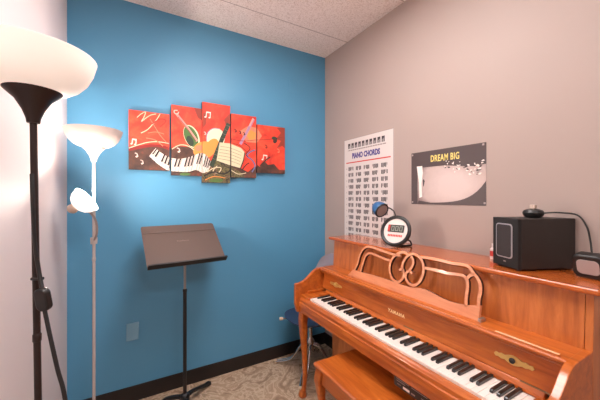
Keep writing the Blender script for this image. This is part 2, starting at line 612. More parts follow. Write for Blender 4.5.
# music page over panels 2 and 3
PG = [(219.5, 142.5), (230, 143.5), (241, 148), (244.5, 152), (243, 160), (240, 168), (229, 165), (216.5, 160.5)]
paint('p_black', [(x + .8, y + .9) for x, y in PG], None)
paint('p_page', PG, None)
for k in range(5):
    stroke('p_grey', [(220.3 - k * .6, 146.5 + k * 3), (230, 148 + k * 3.2), (241.5 - k * .4, 152.5 + k * 3)], .003, None)
# panel 3 bow, violin outline, notes
stroke('p_lav', [(253.5, 119), (249, 128), (240.5, 144)], .022, 3, 1)
stroke('p_pink', [(253, 118.5), (249.5, 126)], .013, 3, 1)
stroke('p_blue', [(255, 150), (250, 152), (247, 156), (252, 160), (255, 166), (252, 172)], .011, 3)
stroke('p_black', [(244, 143), (250, 148), (246, 154), (248, 157)], .006, 3)
stroke('p_black', [(242, 170), (246, 165), (249, 163)], .008, 3)
stroke('p_dred', [(231, 139), (243, 141), (256, 140)], .004, 3)
stroke('p_dred', [(232, 143), (240, 146), (247, 152)], .005, 3)
stroke('p_cream', [(231, 170), (238, 174), (246, 173)], .005, 3)
for q in ((234.5, 129.5), (239, 131), (243, 132.5)):
    quaver('p_black', q[0], q[1], 3, .6)
# panel 4 notes
stroke('p_dred', [(257, 140), (268, 139.5), (282, 137.5)], .004, 4)
paint('p_dgreen', ellipse(274.5, 138.5, 3, 1.8, 12, .3), 4)
paint('p_brown', ellipse(275, 141, 2, 2.4, 12, .3), 4)
quaver('p_dred', 265, 145, 4, .7)
note('p_white', 263, 155, 4, .9)
quaver('p_lred', 277, 149, 4, .8)
stroke('p_brown', [(260, 166), (266, 160), (270, 157)], .012, 4)

PANELS = [(-.008, .245, 1.592, 1.996, 'leftmost and shorter red canvas panel with white piano keys on dark brown'),
          (.258, .470, 1.562, 2.071, 'second red canvas panel from the left with a green guitar body over piano keys'),
          (.474, .688, 1.514, 2.126, 'tallest middle red canvas panel with a pale moon disc and dark fretboard'),
          (.697, .908, 1.561, 2.069, 'red canvas panel right of the tallest one with a sheet music page and pink bow'),
          (.917, 1.175, 1.607, 2.009, 'rightmost shorter red canvas panel with dark brown splashes and one white note')]
for i, (x0, x1, z0, z1, lab) in enumerate(PANELS):
    t = thing('canvas_panel', lab, 'wall art', ((x0 + x1) / 2, YB, z0), 'five-panel music canvas on the blue wall')
    MB().box(x0, x1, PY + .0005, YB - .0005, z0, z1, 'p_edge').build('stretched_canvas', t)
    b = MB()
    d = PY
    b.face([(x0, d, z0), (x1, d, z0), (x1, d, z1), (x0, d, z1)], 'p_red')
    for mn, polys, only in ART:
        if only is not None and only != i:
            continue
        hit = False
        for pl in polys:
            c = clip_poly(pl, x0, x1, z0, z1)
            if c:
                if not hit:
                    d -= .00008; hit = True
                b.face([(p[0], d, p[1]) for p in c], mn)
    b.build('painting', t, merge=False)

# ------------------------------------------------------------------ posters on the right wall
PX = XR - .0015


def sheet(b, y0, y1, z0, z1, d, mn):
    x = PX - d * .0003
    b.face([(x, y0, z0), (x, y0, z1), (x, y1, z1), (x, y1, z0)], mn)


# piano chords chart: y runs from 2.03 (left in view) to 1.475
t = thing('poster', 'tall white piano chord chart with rows of small black diagrams', 'poster', (XR, 1.752, 1.08))
y0, y1, z0, z1 = 2.031, 1.474, 1.055, 1.896
MB().box(PX - .0004, XR, y1, y0, z0, z1, 'paper').build('sheet', t)
b = MB()
for (a0, a1, c0, c1) in ((y0, y1, z1 - .004, z1), (y0, y1, z0, z0 + .004), (y0, y0 - .004, z0, z1), (y1 + .004, y1, z0, z1)):
    sheet(b, a0, a1, c0, c1, 2, 'ink_grey')
W_, H_ = y0 - y1, z1 - z0


def cu(u): return y0 - u * W_
def cv(v): return z1 - v * H_


for k in range(10):      # keyboard strip along the top
    ua = .095 + k * .0775
    sheet(b, cu(ua), cu(ua + .055), cv(.098), cv(.046), 2, 'ink')
    sheet(b, cu(ua + .018), cu(ua + .024), cv(.098), cv(.072), 3, 'paper')
    sheet(b, cu(ua + .034), cu(ua + .040), cv(.098), cv(.066), 3, 'paper')
sheet(b, cu(.09), cu(.87), cv(.121), cv(.110), 2, 'ink_grey')
for k in range(16):
    sheet(b, cu(.10 + k * .047), cu(.107 + k * .047), cv(.122), cv(.109), 3, 'paper')
sheet(b, cu(.05), cu(.95), cv(.245), cv(.234), 2, 'red_ink')
for r in range(12):
    vv = .283 + r * .0605
    for c in range(5):
        uu = .105 + c * .170
        for q, hh in enumerate((.037, .040, .035, .039, .036)):
            if (q + r + c) % 5 == 3:
                sheet(b, cu(uu + q * .0235), cu(uu + q * .0235 + .015), cv(vv + hh * .6), cv(vv), 2, 'ink_grey')
            else:
                sheet(b, cu(uu + q * .0235), cu(uu + q * .0235 + .0180), cv(vv + hh), cv(vv), 2, 'ink')
        sheet(b, cu(uu), cu(uu + .112), cv(vv + .014), cv(vv + .010), 1, 'ink')
    sheet(b, cu(.055), cu(.068), cv(vv + .022), cv(vv + .012), 2, 'ink_grey')
b.build('chord_diagrams', t, merge=False)
text_part('title', 'PIANO CHORDS', .060, 'purple_ink', t, frame(Vector((PX - .0008, cu(.475), cv(.178))) - t.location, (0, -1, 0), (0, 0, 1)), bold=.0030, xscale=.72)

# dream big poster
t = thing('poster', 'wide sepia photo poster above the piano with yellow DREAM BIG heading', 'poster', (XR, 1.085, 1.36))
y0, y1, z0, z1 = 1.322, .848, 1.358, 1.693
MB().box(PX - .0004, XR, y1, y0, z0, z1, 'sepia').build('sheet', t)
W_, H_ = y0 - y1, z1 - z0
b = MB()


def dp(pts, d, mn):
    b.face([(PX - d * .0003, cu(p[0]), cv(p[1])) for p in pts], mn)


dp([(0, 0), (1, 0), (1, .34), (.86, .36), (.66, .33), (.50, .30), (.20, .30), (.10, .27), (.10, 1), (0, 1)], 2, 'sepia_dark')
dp([(.10, 1), (.12, .93)] + [(.30 + .70 * k / 14, .965 - .10 * (k / 14) ** 2 - .26 * (k / 14) ** 5) for k in range(15)] + [(1, 1)], 2, 'sepia_dark')
dp([(.09, .27), (.175, .27), (.185, .40), (.165, .62), (.175, .86), (.13, .88), (.125, .60)], 3, 'white_ink')
dp([(.185, .54), (.20, .52), (.215, .56), (.20, .66), (.19, .66)], 3, 'ink')
rnd = random.Random(3)
for k in range(58):
    u = rnd.uniform(.50, .97); v = .36 + .09 * math.sin(u * 9) * .4 + rnd.gauss(0, .055)
    a = rnd.uniform(0, 6.28); L = rnd.uniform(.010, .026)
    dp([(u + L * math.cos(a), v + L * math.sin(a)), (u + L * .5 * math.cos(a + 2), v + L * .7 * math.sin(a + 2)), (u + L * math.cos(a + 3.4), v + L * math.sin(a + 3.4)),
        (u + L * .5 * math.cos(a + 5), v + L * .6 * math.sin(a + 5))], 4, 'white_ink' if rnd.random() < .65 else 'ink')
b.build('picture', t, merge=False)
text_part('heading', 'DREAM BIG', .056, 'yellow_ink', t, frame(Vector((PX - .0016, cu(.50), cv(.16))) - t.location, (0, -1, 0), (0, 0, 1)), bold=.0010, xscale=.60, spacing=1.10)
for u, v in ((.97, .03), (.985, .96), (.02, .96), (.02, .04)):
    MB().box(PX - .0022, PX - .0004, cu(u) - .005, cu(u) + .005, cv(v) - .005, cv(v) + .005, 'grey_face').build('corner_tack', t)

# ------------------------------------------------------------------ upright piano
YA, YZ = .360, 1.810           # right and left outer sides
piano = thing('upright_piano', 'cherry wood upright console piano with open keyboard against the white wall', 'piano', (1.32, 1.085, 0))


def yprism(b, prof, a, c, mn):
    return b.prism(prof, lambda p, q, d: (p, d, q), a, c, mn)


MB().box(1.318, 1.604, .337, 1.846, 1.079, 1.100, 'wood_lid').build('lid', piano, bevel=.007, seg=3)
b = MB()          # case: back, bottom and upper side panels
yprism(b, [(1.604, .03), (1.604, 1.079), (1.350, 1.079), (1.338, .885), (1.338, .60), (1.330, .60), (1.330, .03)], YZ - .022, YZ, 'wood_up')
yprism(b, [(1.604, .03), (1.604, 1.079), (1.350, 1.079), (1.338, .885), (1.338, .60), (1.330, .60), (1.330, .03)], YA, YA + .022, 'wood_up')
b.box(1.56, 1.60, YA + .022, YZ - .022, .03, 1.078, 'wood_dark')
b.box(1.30, 1.58, YA + .022, YZ - .022, 0, .03, 'wood')
b.build('case', piano, bevel=.002)
b = MB()
yprism(b, [(1.349, 1.0785), (1.364, 1.0785), (1.350, .885), (1.335, .885)], YA + .0225, YZ - .0225, 'wood_up')
b.build('upper_panel', piano)
MB().box(1.318, 1.334, YA + .0225, YZ - .0225, .11, .598, 'wood_up').build('lower_panel', piano, bevel=.002)
MB().box(1.305, 1.334, YA + .0225, YZ - .0225, .031, .108, 'wood').build('toe_rail', piano, bevel=.003)
# shelf with stepped nose under the music desk
b = MB()
yprism(b, [(1.200, .885), (1.352, .885), (1.352, .850), (1.222, .850), (1.216, .856), (1.207, .857), (1.204, .864), (1.208, .8665), (1.198, .869), (1.194, .875), (1.194, .881)], YA + .0225, YZ - .0225, 'wood')
b.build('shelf', piano, bevel=.002)
b = MB()
yprism(b, [(1.204, .8852), (1.216, .8852), (1.215, .891), (1.206, .891)], YA + .045, YZ - .045, 'wood')
lip = b.build('shelf_lip', piano, bevel=.001)
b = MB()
yprism(b, [(1.2055, .8912), (1.2155, .8912), (1.215, .8925), (1.206, .8925)], .405, .600, 'pale_wood')  # paler wood strip on the right end of the lip
b.build('pale_strip', lip)
# fallboard
b = MB()
yprism(b, [(1.236, .8495), (1.254, .8495), (1.238, .744), (1.219, .744)], YA + .026, YZ - .026, 'wood')
b.build('fallboard', piano, bevel=.002)
b = MB()
yprism(b, [(1.216, .743), (1.240, .743), (1.240, .716), (1.202, .716), (1.204, .728)], YA + .085, YZ - .085, 'wood')
b.build('key_strip', piano, bevel=.002)
for ya, yb in ((.43, .52), (1.65, 1.74), (.98, 1.04)):
    b = MB()
    yprism(b, [(1.2150, .7455), (1.2185, .7455), (1.2165, .7415), (1.2130, .7415)], ya, yb, 'hinge_metal')
    b.build('hinge', piano)


def fall(y, z, out=0.):
    k = (z - .744) / .1055
    return Vector((1.219 + .017 * k - out, y, z))


text_part('maker_name', 'YAMAHA', .021, 'gold_print', piano, frame(fall(1.098, .786, .0006) - piano.location, (0, -1, 0), (.16, 0, 1)), bold=.0013, spacing=1.35, xscale=1.05)
for yc in (.545, 1.625):      # cast brass pulls on the fallboard
    b = MB()
    fr = frame(fall(yc, .800, .0005), (0, -1, 0), (.16, 0, 1))
    pr = [(-.066, 0), (-.060, .008), (-.050, .006), (-.040, .010), (-.028, .008), (-.018, .013), (-.008, .016), (0, .017)]
    out = pr + [(-x, z) for x, z in reversed(pr[:-1])]
    out = out + [(x, -z) for x, z in reversed(out[1:-1])]
    b.prism(out, lambda p, q, d: fr @ Vector((p, q, d)), 0, .006, 'brass')
    o = b.build('brass_pull', piano, bevel=.001)
    b = MB()
    b.lathe([(0, .0125), (.006, .012), (.010, .009), (.009, .003), (.006, 0)], fr @ Vector((0, 0, .006)), 'ebony' if yc < 1 else 'brass', 16, fr.to_3x3() @ Vector((0, 0, 1)))
    b.build('pull_knob', o, smooth=True)

# keys
KX0, KX1, KZ = 1.058, 1.206, .713
KW = 1.225 / 52
b = MB()
b.box(KX0, KX1 + .01, -KW / 2 + .0005, KW / 2 - .0005, KZ - .020, KZ, 'ivory')
wk = b.build('white_key', piano, bevel=.0012, local=True)
wk.location = Vector((0, 0, 0))
off = piano.location
white_y = [1.692 - KW * (k + .5) for k in range(52)]
for k, yy in enumerate(white_y):
    o = wk if k == 0 else wk.copy()
    if k:
        COL.objects.link(o)
    o.parent = piano
    o.location = (-off.x, yy - off.y, 0)
b = MB()
yprism(b, [(1.102, KZ - .004), (1.104, KZ + .007), (1.109, KZ + .011), (KX1 + .004, KZ + .012), (KX1 + .004, KZ - .004)], -.0060, .0060, 'ebony')
bk = b.build('black_key', piano, bevel=.0015, local=True)
first = True
for k in range(51):
    if 'ABCDEFG'[k % 7] in 'ACDFG':
        o = bk if first else bk.copy()
        if not first:
            COL.objects.link(o)
        first = False
        o.parent = piano
        o.location = (-off.x, 1.692 - KW * (k + 1) - off.y, 0)
# key bed, slip and blocks
MB().box(1.030, 1.32, YA + .026, YZ - .026, .600, .640, 'wood').build('key_bed', piano, bevel=.004)
b = MB()
yprism(b, [(1.022, .640), (1.050, .640), (1.056, .690), (1.056, .703), (1.040, .705), (1.036, .698), (1.028, .690), (1.028, .672), (1.022, .668)], YA + .026, YZ - .026, 'wood')
b.build('key_slip', piano, bevel=.0015)
for ya, yb in ((YA + .0255, .4655), (1.6935, YZ - .0255)):
    b = MB()
    b.box(1.040, 1.235, ya, yb, .700, .722, 'wood')
    o = b.build('key_block', piano, bevel=.004)
    yy = (ya + .002, ya + .022) if ya < 1 else (yb - .022, yb - .002)
    b = MB(); b.box(1.09, 1.226, yy[0], yy[1], .722, .740, 'wood'); b.build('block_rail', o, bevel=.004)
# scrolled arms
curve = spline([Vector(p) for p in ((1.206, .887), (1.180, .884), (1.146, .868), (1.108, .838), (1.070, .812), (1.030, .800), (1.004, .799))], 5)
for ya, yb in ((YA, YA + .025), (YZ - .025, YZ)):
    b = MB()
    prof = [(1.3378, .887)] + [tuple(p) for p in curve] + [(.996, .792), (.996, .655), (1.010, .600), (1.3378, .600)]
    yprism(b, prof, ya, yb, 'wood')
    b.build('arm', piano, bevel=.003)
# cabriole legs
def cabriole(b, x, y, top, sx, sy, mn='wood', s=1., sq=.030):
    """square-section curved leg: knee swells out, ankle goes in, pad foot turned out"""
    st = [(top, .000, sq), (top - .03, .004, sq * 1.02), (top - .075, .009, sq * .93), (top * .72, .005, sq * .80), (top * .45, -.004, sq * .62), (top * .20, -.006, sq * .50), (.060, .002, sq * .52), (.030, .012, sq * .80), (.010, .014, sq * .92), (0, .012, sq * .80)]
    pts = spline([Vector((a, o, r)) for a, o, r in st], 4)
    k = len(b.v); sl = b.slot(mn); n = 12
    for a, o, r in pts:
        for j in range(n):
            t_ = 2 * PI * j / n
            e = .42 if a > top * .7 else .75
            cx_ = math.copysign(abs(math.cos(t_)) ** e, math.cos(t_)); cy_ = math.copysign(abs(math.sin(t_)) ** e, math.sin(t_))
            b.v.append((x + sx * o + cx_ * r, y + sy * o + cy_ * r, a))
    for i in range(len(pts) - 1):
        for j in range(n):
            j2 = (j + 1) % n
            b.f.append((k + i * n + j, k + (i + 1) * n + j, k + (i + 1) * n + j2, k + i * n + j2)); b.m.append(sl)
    b.f.append(tuple(k + j for j in range(n))); b.m.append(sl)
    e = k + (len(pts) - 1) * n
    b.f.append(tuple(e + j for j in reversed(range(n)))); b.m.append(sl)


for yy, sy in ((YZ - .034, .6), (YA + .034, -.6)):
    b = MB(); cabriole(b, 1.060, yy, .600, -.6, sy, sq=.029); b.build('leg', piano, smooth=True)

# fretwork music desk, leaning back off the shelf
A_ = Vector((1.257, 0, .8855)); lean = .24
dn = Vector((1, 0, -lean)).normalized()      # into the piano
dup_ = Vector((lean, 0, 1)).normalized()


def dk(px, py):
    p = on_plane(px, py, A_, dn)
    return (p.y, (p - A_).dot(dup_))


def dfn(p, q, d):
    return A_ + Vector((0, p, 0)) + dup_ * q + dn * d


b = MB()
top_edge = [dk(*p) for p in ((353.0, 269.5), (358, 271), (365, 273), (373, 275), (381, 277.3), (389, 280), (396, 282.5), (403, 285), (409, 286.8), (414, 287.8), (420, 288), (426, 289.5), (433, 293), (440, 297), (449, 301), (457, 303.3), (466, 305), (474, 305.2), (480.5, 305.3))]
for i in range(len(top_edge) - 1):
    pass
L_ = [Vector(p) for p in top_edge]
bl, br = Vector((1.535, .0)), Vector((.690, .0))
R_ = [bl.lerp(br, i / (len(L_) - 1)) for i in range(len(L_))]
b.prism_strip(L_, R_, dfn, 0, .016, 'wood_desk', 'wood_dark')
RW = .0135
paths = [
    [(354.5, 270), (357.5, 263.5), (359.5, 256), (362.5, 250), (367, 246.8), (373, 247.5), (382, 250.8), (393, 254.3), (400, 255.6)],
    [(360.5, 272), (362.5, 264.5), (365.5, 256), (370, 253.3), (376, 255.2), (384, 258.6), (391.5, 261)],
    [(399, 270.3), (401.8, 269), (403.6, 272), (402.8, 278), (398, 282), (392.5, 279), (389.7, 272), (390, 264), (393, 257.5), (398, 253.4), (403.5, 252.2), (408, 254.5)],
    [(412.3, 273.2), (409.3, 271.2), (406.2, 273), (405.6, 278), (409, 283.5), (414.5, 285.2), (420, 281), (423, 273.5), (423.2, 265), (420, 257.8), (414, 254), (408, 255.6), (404, 260.5), (402.2, 266.5), (403, 272)],
    [(411, 256), (413.2, 261), (412, 266.5), (408.5, 271.5)],
    [(420.5, 257.2), (428, 257.8), (440, 260.2), (452, 263.2), (463, 264.6), (469, 267), (473, 272.5), (477.3, 278), (480, 284), (480.3, 292), (478.8, 299), (478.4, 307)],
    [(423.3, 267.6), (435, 270), (447, 273), (457, 274.3), (463.5, 275.8), (467, 280.5), (467.5, 288), (466.2, 297), (466, 307)],
    [(466, 279.5), (470, 275.5), (474.5, 274.5)],
]
for pth in paths:
    b.ribbon(spline([Vector(dk(*p)) for p in pth], 5), RW, dfn, 0, .016, 'wood_desk', 'wood_dark')
desk = b.build('music_desk', piano, merge=False)
for yy in (.682,):
    b = MB(); b.box(1.250, 1.285, yy - .008, yy + .006, .8852, .900, 'steel'); b.build('desk_bracket', piano, bevel=.002)
# black humidifier strip hanging under the key bed
ps = MB().box(1.040, 1.060, .700, .944, .552, .600, 'black').build('control_strip', piano, bevel=.002)
b = MB()
for (ya, yb, za, zb, mn) in ((.930, .860, .588, .592, 'ink_grey'), (.928, .880, .579, .583, 'ink_grey'), (.850, .770, .588, .591, 'ink_grey'), (.925, .905, .566, .569, 'ink_grey'), (.893, .858, .560, .571, 'white_ink'), (.85, .83, .562, .568, 'ink_grey'), (.80, .72, .57, .574, 'ink_grey')):
    b.face([(1.0395, ya, za), (1.0395, ya, zb), (1.0395, yb, zb), (1.0395, yb, za)], mn)
b.build('printed_marks', ps, merge=False)

# ------------------------------------------------------------------ piano bench
BX0, BX1, BY0, BY1, BZ = .868, 1.215, .585, 1.360, .500
bench = thing('piano_bench', 'cherry wood piano bench pushed partly under the keyboard', 'bench', ((BX0 + BX1) / 2, (BY0 + BY1) / 2, 0))
b = MB()
b.box(BX0, BX1, BY0, BY1, BZ - .022, BZ, 'wood')
b.build('bench_lid', bench, bevel=.010, seg=3)
b = MB()
for q in ((BX0 + .022, BX0 + .040, BY0 + .05, BY1 - .05), (BX1 - .040, BX1 - .022, BY0 + .05, BY1 - .05)):
    b.box(q[0], q[1], q[2], q[3], BZ - .105, BZ - .0225, 'wood')
for q in ((BX0 + .05, BX1 - .05, BY0 + .022, BY0 + .040), (BX0 + .05, BX1 - .05, BY1 - .040, BY1 - .022)):
    b.box(q[0], q[1], q[2], q[3], BZ - .105, BZ - .0225, 'wood')
b.box(BX0 + .041, BX1 - .041, BY0 + .041, BY1 - .041, BZ - .100, BZ - .092, 'wood')
b.build('apron', bench, bevel=.002)
for x, sx in ((BX0 + .036, -1), (BX1 - .036, 1)):
    for y, sy in ((BY0 + .036, -1), (BY1 - .036, 1)):
        b = MB(); cabriole(b, x, y, BZ - .0228, sx, sy, sq=.027); b.build('leg', bench, smooth=True)

# ------------------------------------------------------------------ things on the piano lid
LZ = 1.1005
# subwoofer-like black speaker, turned 25 degrees
ang = math.radians(-24)      # its long side runs (cos, sin) = away from the viewer
sub = thing('desktop_speaker', 'large black box speaker with silver-rimmed front on the piano lid', 'speaker', (1.368, .592, LZ), rz=ang)
# local: x = depth (0 .. .245), y = width (0 .. .142) towards the front-left
b = MB(); b.box(.014, .262, 0, .135, .006, .214, 'speaker'); b.build('cabinet', sub, local=True, bevel=.003)
b = MB(); b.box(0, .014, 0, .135, .006, .214, 'black_soft'); b.build('front_baffle', sub, local=True, bevel=.002)


def rrect(cx, cy, w, h, r, n=6):
    out = []
    for sx, sy, a0 in ((1, 1, 0), (-1, 1, PI / 2), (-1, -1, PI), (1, -1, 1.5 * PI)):
        for k in range(n + 1):
            a = a0 + PI / 2 * k / n
            out.append((cx + sx * (w / 2 - r) + r * math.cos(a), cy + sy * (h / 2 - r) + r * math.sin(a)))
    return out


b = MB(); b.prism(rrect(.070, .117, .086, .146, .014), lambda p, q, d: (d, p, q), -.003, -.0002, 'silver'); tr = b.build('silver_trim', sub, local=True)
b = MB(); b.prism(rrect(.070, .117, .076, .136, .010), lambda p, q, d: (d, p, q), -.0045, -.0032, 'grille'); b.build('grille', sub, local=True)
b = MB(); b.box(-.0015, -.0002, .062, .074, .026, .031, 'ink_grey'); b.build('badge', sub, local=True)
for x in (.02, .215):
    for y in (.018, .117):
        b = MB(); b.lathe([(0, 0), (.009, 0), (.009, .006), (0, .006)], (x, y, 0), 'black', 14); b.build('foot', sub, local=True)

# small puck microphone on the speaker
SZ = LZ + .2145
mic = thing('conference_puck', 'small dark puck with a pale button on top of the black box speaker', 'device', (1.515, .598, SZ))
b = MB(); b.lathe([(0, 0), (.026, 0), (.036, .010), (.039, .021), (.033, .032), (.020, .037), (0, .038)], (1.515, .598, SZ), 'black', 28); b.build('body', mic, smooth=True)
b = MB(); b.box(1.503, 1.527, .588, .608, SZ + .0375, SZ + .056, 'tan_metal'); b.build('button', mic, bevel=.003)
# small square speaker by the right end of the lid
dev = thing('mini_speaker', 'small rounded black speaker with grey face leaning at the right end of the lid', 'speaker', (1.498, .404, LZ), rz=math.radians(-6))
tilt = Matrix.Rotation(math.radians(-14), 4, 'Y')      # local -x is its face
def dv(p, q, d):
    v = tilt @ Vector((d, p, q)); return (v.x, v.y, v.z)
b = MB(); b.prism(rrect(0, .049, .098, .094, .026), dv, -.022, .022, 'black'); b.build('body', dev, local=True, bevel=.008, seg=3)
b = MB(); b.prism(rrect(0, .050, .066, .056, .016), dv, -.0245, -.0222, 'grey_face'); b.build('face', dev, local=True, bevel=.002)
# cable from the puck to the small speaker
cpts = [(1.552, .592, SZ + .014), (1.572, .570, SZ + .020), (1.592, .535, SZ + .022), (1.606, .480, SZ + .014), (1.608, .452, SZ - .03), (1.602, .440, SZ - .08), (1.585, .43, SZ - .13), (1.530, .415, LZ + .055)]
tag(MB().tube(spline([Vector(p) for p in cpts], 6), .0034, 'black', 8).build('cable', smooth=True, origin=cpts[0]),
    'thin black cable looping from the puck down behind the small speaker', 'cable')
# little bottle half hidden behind the speaker
bt = thing('small_bottle', 'little white and red bottle peeking out behind the box speaker', 'bottle', (1.545, .772, LZ))
b = MB(); b.lathe([(0, 0), (.016, 0), (.017, .003), (.017, .048), (.010, .056), (.008, .057)], (1.545, .772, LZ), 'bottle', 20); bb = b.build('body', bt, smooth=True)
b = MB(); b.lathe([(.0173, .014), (.0173, .040)], (1.545, .772, LZ), 'red', 20); b.build('red_label', bb, smooth=True)
b = MB(); b.lathe([(.0095, .056), (.0095, .074), (0, .075)], (1.545, .772, LZ), 'bottle', 16); b.build('cap', bt, smooth=True)

# round digital clock on a stand
cl = thing('digital_clock', 'round black-rimmed digital clock leaning on its stand on the piano lid', 'clock', (1.405, 1.262, LZ))
cf = Vector((-.90, -.24, .34)).normalized()                 # it looks at the player
cx3 = Vector((0, 0, 1)).cross(cf).normalized()
cy3 = cf.cross(cx3)
CR = .098
cc = Vector((0, 0, CR * cy3.z + .004))
CM = Matrix(((cx3.x, cy3.x, cf.x, cc.x), (cx3.y, cy3.y, cf.y, cc.y), (cx3.z, cy3.z, cf.z, cc.z), (0, 0, 0, 1)))
def cfn(p, q, d): return CM @ Vector((p, q, d))
b = MB(); b.lathe([(0, -.016), (.080, -.016), (.094, -.010), (.098, .002), (.096, .010), (.088, .014), (.078, .010), (.076, .002)], cc, 'black', 48, cf); b.build('rim', cl, local=True, smooth=True)
b = MB(); b.prism(ellipse(0, 0, .0775, .0775, 40), cfn, 0, .003, 'face_white'); fc = b.build('dial', cl, local=True)
b = MB(); b.prism(rrect(.001, .014, .104, .046, .004), cfn, .003, .006, 'lcd'); lc = b.build('display', cl, local=True)
b = MB()
b.prism([(-.050, -.005), (-.036, -.005), (-.036, .033), (-.050, .033)], cfn, .006, .0066, 'red')
def seg7(b, cx, cy, w, h, on):
    t_ = .0026
    S = {'a': ((-w, h), (w, h)), 'g': ((-w, 0), (w, 0)), 'd': ((-w, -h), (w, -h)), 'f': ((-w, 0), (-w, h)), 'b': ((w, 0), (w, h)), 'e': ((-w, -h), (-w, 0)), 'c': ((w, -h), (w, 0))}
    for k in on:
        (xa, ya), (xb, yb) = S[k]
        b.prism([(cx + min(xa, xb) - t_, cy + min(ya, yb) - t_), (cx + max(xa, xb) + t_, cy + min(ya, yb) - t_), (cx + max(xa, xb) + t_, cy + max(ya, yb) + t_), (cx + min(xa, xb) - t_, cy + max(ya, yb) + t_)], cfn, .006, .0066, 'lcd_seg')
for k in range(3):
    seg7(b, -.018 + k * .026, .014, .0075, .013, 'abcdef')
b.build('digits', lc, local=True, merge=False)
b = MB()
for k in range(9):
    b.prism(rrect(-.042 + k * .0105, -.030, .008, .014, .002, 2), cfn, .003, .0036, 'red')
b.build('red_lettering', fc, local=True, merge=False)
b = MB(); b.tube(spline([Vector((.045, -.050, .045)), Vector((.075, -.045, .034)), Vector((.092, -.040, .010)), Vector((.080, -.030, .005)), Vector((.010, -.008, .005))], 5), .005, 'black', 10); b.build('stand', cl, local=True, smooth=True)

# small blue lamp head on a thin neck, behind the clock
bl_ = thing('clip_lamp', 'small blue lamp head with grey front on a thin neck behind the round clock', 'lamp', (1.50, 1.335, LZ))
ctr = Vector((1.461, 1.447, 1.322))
ax = Vector((-.06, -.84, -.44)).normalized()
b = MB(); b.lathe([(0, -.060), (.014, -.059), (.030, -.050), (.042, -.032), (.049, -.010), (.052, .012), (.050, .018)], ctr, 'blue_shell', 32, ax); b.build('head_shell', bl_, smooth=True)
b = MB(); b.lathe([(.052, .0185), (.050, .024), (.042, .0235)], ctr, 'black', 32, ax); b.build('head_ring', bl_, smooth=True)
b = MB(); b.lathe([(0, .022), (.030, .0222), (.0425, .0215)], ctr, 'grey_face', 32, ax); b.build('front_face', bl_, smooth=True)
b = MB(); b.tube(spline([ctr + Vector((.03, -.045, .01)), Vector((1.498, 1.385, 1.325)), Vector((1.502, 1.358, 1.30)), Vector((1.502, 1.342, 1.23)), Vector((1.50, 1.335, LZ + .012))], 6), .0045, 'black', 8); b.build('neck', bl_, smooth=True)
b = MB(); b.lathe([(0, 0), (.032, 0), (.034, .004), (.032, .012), (.008, .016), (0, .016)], (1.50, 1.335, LZ), 'black', 24); b.build('base', bl_, smooth=True)

# ------------------------------------------------------------------ black torchiere
def torchiere(name, label, x, y, metal, shade, rim_z, R, tilt_x=0., pr=.0075):
    t = thing(name, label, 'floor lamp', (x + tilt_x, y, 0))
    top = Vector((x, y, rim_z - .170)); bot = Vector((x + tilt_x, y, .024))
    b = MB(); b.lathe([(0, 0), (.118, 0), (.120, .006), (.112, .016), (.060, .022), (.022, .028), (0, .028)], (bot.x, y, 0), metal, 40); b.build('base', t, smooth=True)
    b = MB(); b.tube([bot, bot.lerp(top, .5), top], pr, metal, 16)
    po = b.build('pole', t, smooth=True)
    for k in (.66,):
        p = bot.lerp(top, k)
        b = MB(); b.lathe([(pr, -.010), (pr + .0016, -.008), (pr + .0016, .008), (pr, .010)], p, metal, 16)
        b.build('pole_collar', po, smooth=True)
    h = rim_z
    b = MB(); b.lathe([(0, h - .172), (.013, h - .172), (.015, h - .160), (.022, h - .140), (.036, h - .115), (.056, h - .096), (.058, h - .092), (0, h - .092)], (x, y, 0), metal, 40); b.build('socket_cup', t, smooth=True)
    k = R / .13
    prof = [(.050 * k, h - .095), (.072 * k, h - .089), (.093 * k, h - .075), (.110 * k, h - .055), (.122 * k, h - .030), (.130 * k, h)]
    inner = [(r - .004, z + .003) for r, z in reversed(prof[1:-1])]
    b = MB(); b.lathe(prof + [(.1285 * k, h + .0015), (.126 * k, h)] + inner + [(.05 * k, h - .091)], (x, y, 0), shade, 64); b.build('shade', t, smooth=True)
    b = MB(); b.lathe([(0, h - .090), (.018, h - .090), (.020, h - .075), (.028, h - .058), (.030, h - .045), (.024, h - .030), (0, h - .022)], (x, y, 0), 'shade_lit', 20); b.build('bulb', t, smooth=True)
    return t


TB = torchiere('floor_lamp', 'tall black torchiere floor lamp with a large lit white bowl at left', -.206, .956, 'bronze', 'shade_lit', 1.758, .130, .020)
sw = [Vector((-.206, .943, 1.46)), Vector((-.203, .936, 1.40)), Vector((-.199, .934, 1.30)), Vector((-.190, .928, 1.225)), Vector((-.182, .918, 1.185))]
b = MB(); b.tube(spline(sw, 5), .0045, 'black', 8)
b.tube(spline([Vector((-.176, .910, 1.135)), Vector((-.165, .900, 1.08)), Vector((-.148, .885, 1.0)), Vector((-.130, .87, .92)), Vector((-.11, .86, .70)), Vector((-.10, .86, .40)), Vector((-.11, .88, .10)), Vector((-.13, .90, .008)), Vector((-.20, .70, .006))], 5), .0045, 'black', 8)
cord = b.build('cord', TB, smooth=True)
b = MB()
fr = frame((-.179, .913, 1.160), (.85, -.5, 0), (-.12, -.10, 1))
b.prism(rrect(0, 0, .030, .056, .013), lambda p, q, d: fr @ Vector((p, q, d)), -.009, .009, 'black'); b.build('cord_switch', cord, bevel=.004)
b = MB(); b.tube([Vector((-.206, .944, 1.205)), Vector((-.197, .935, 1.206)), Vector((-.182, .928, 1.207))], .004, 'black', 8); b.build('cord_clip', cord, smooth=True)

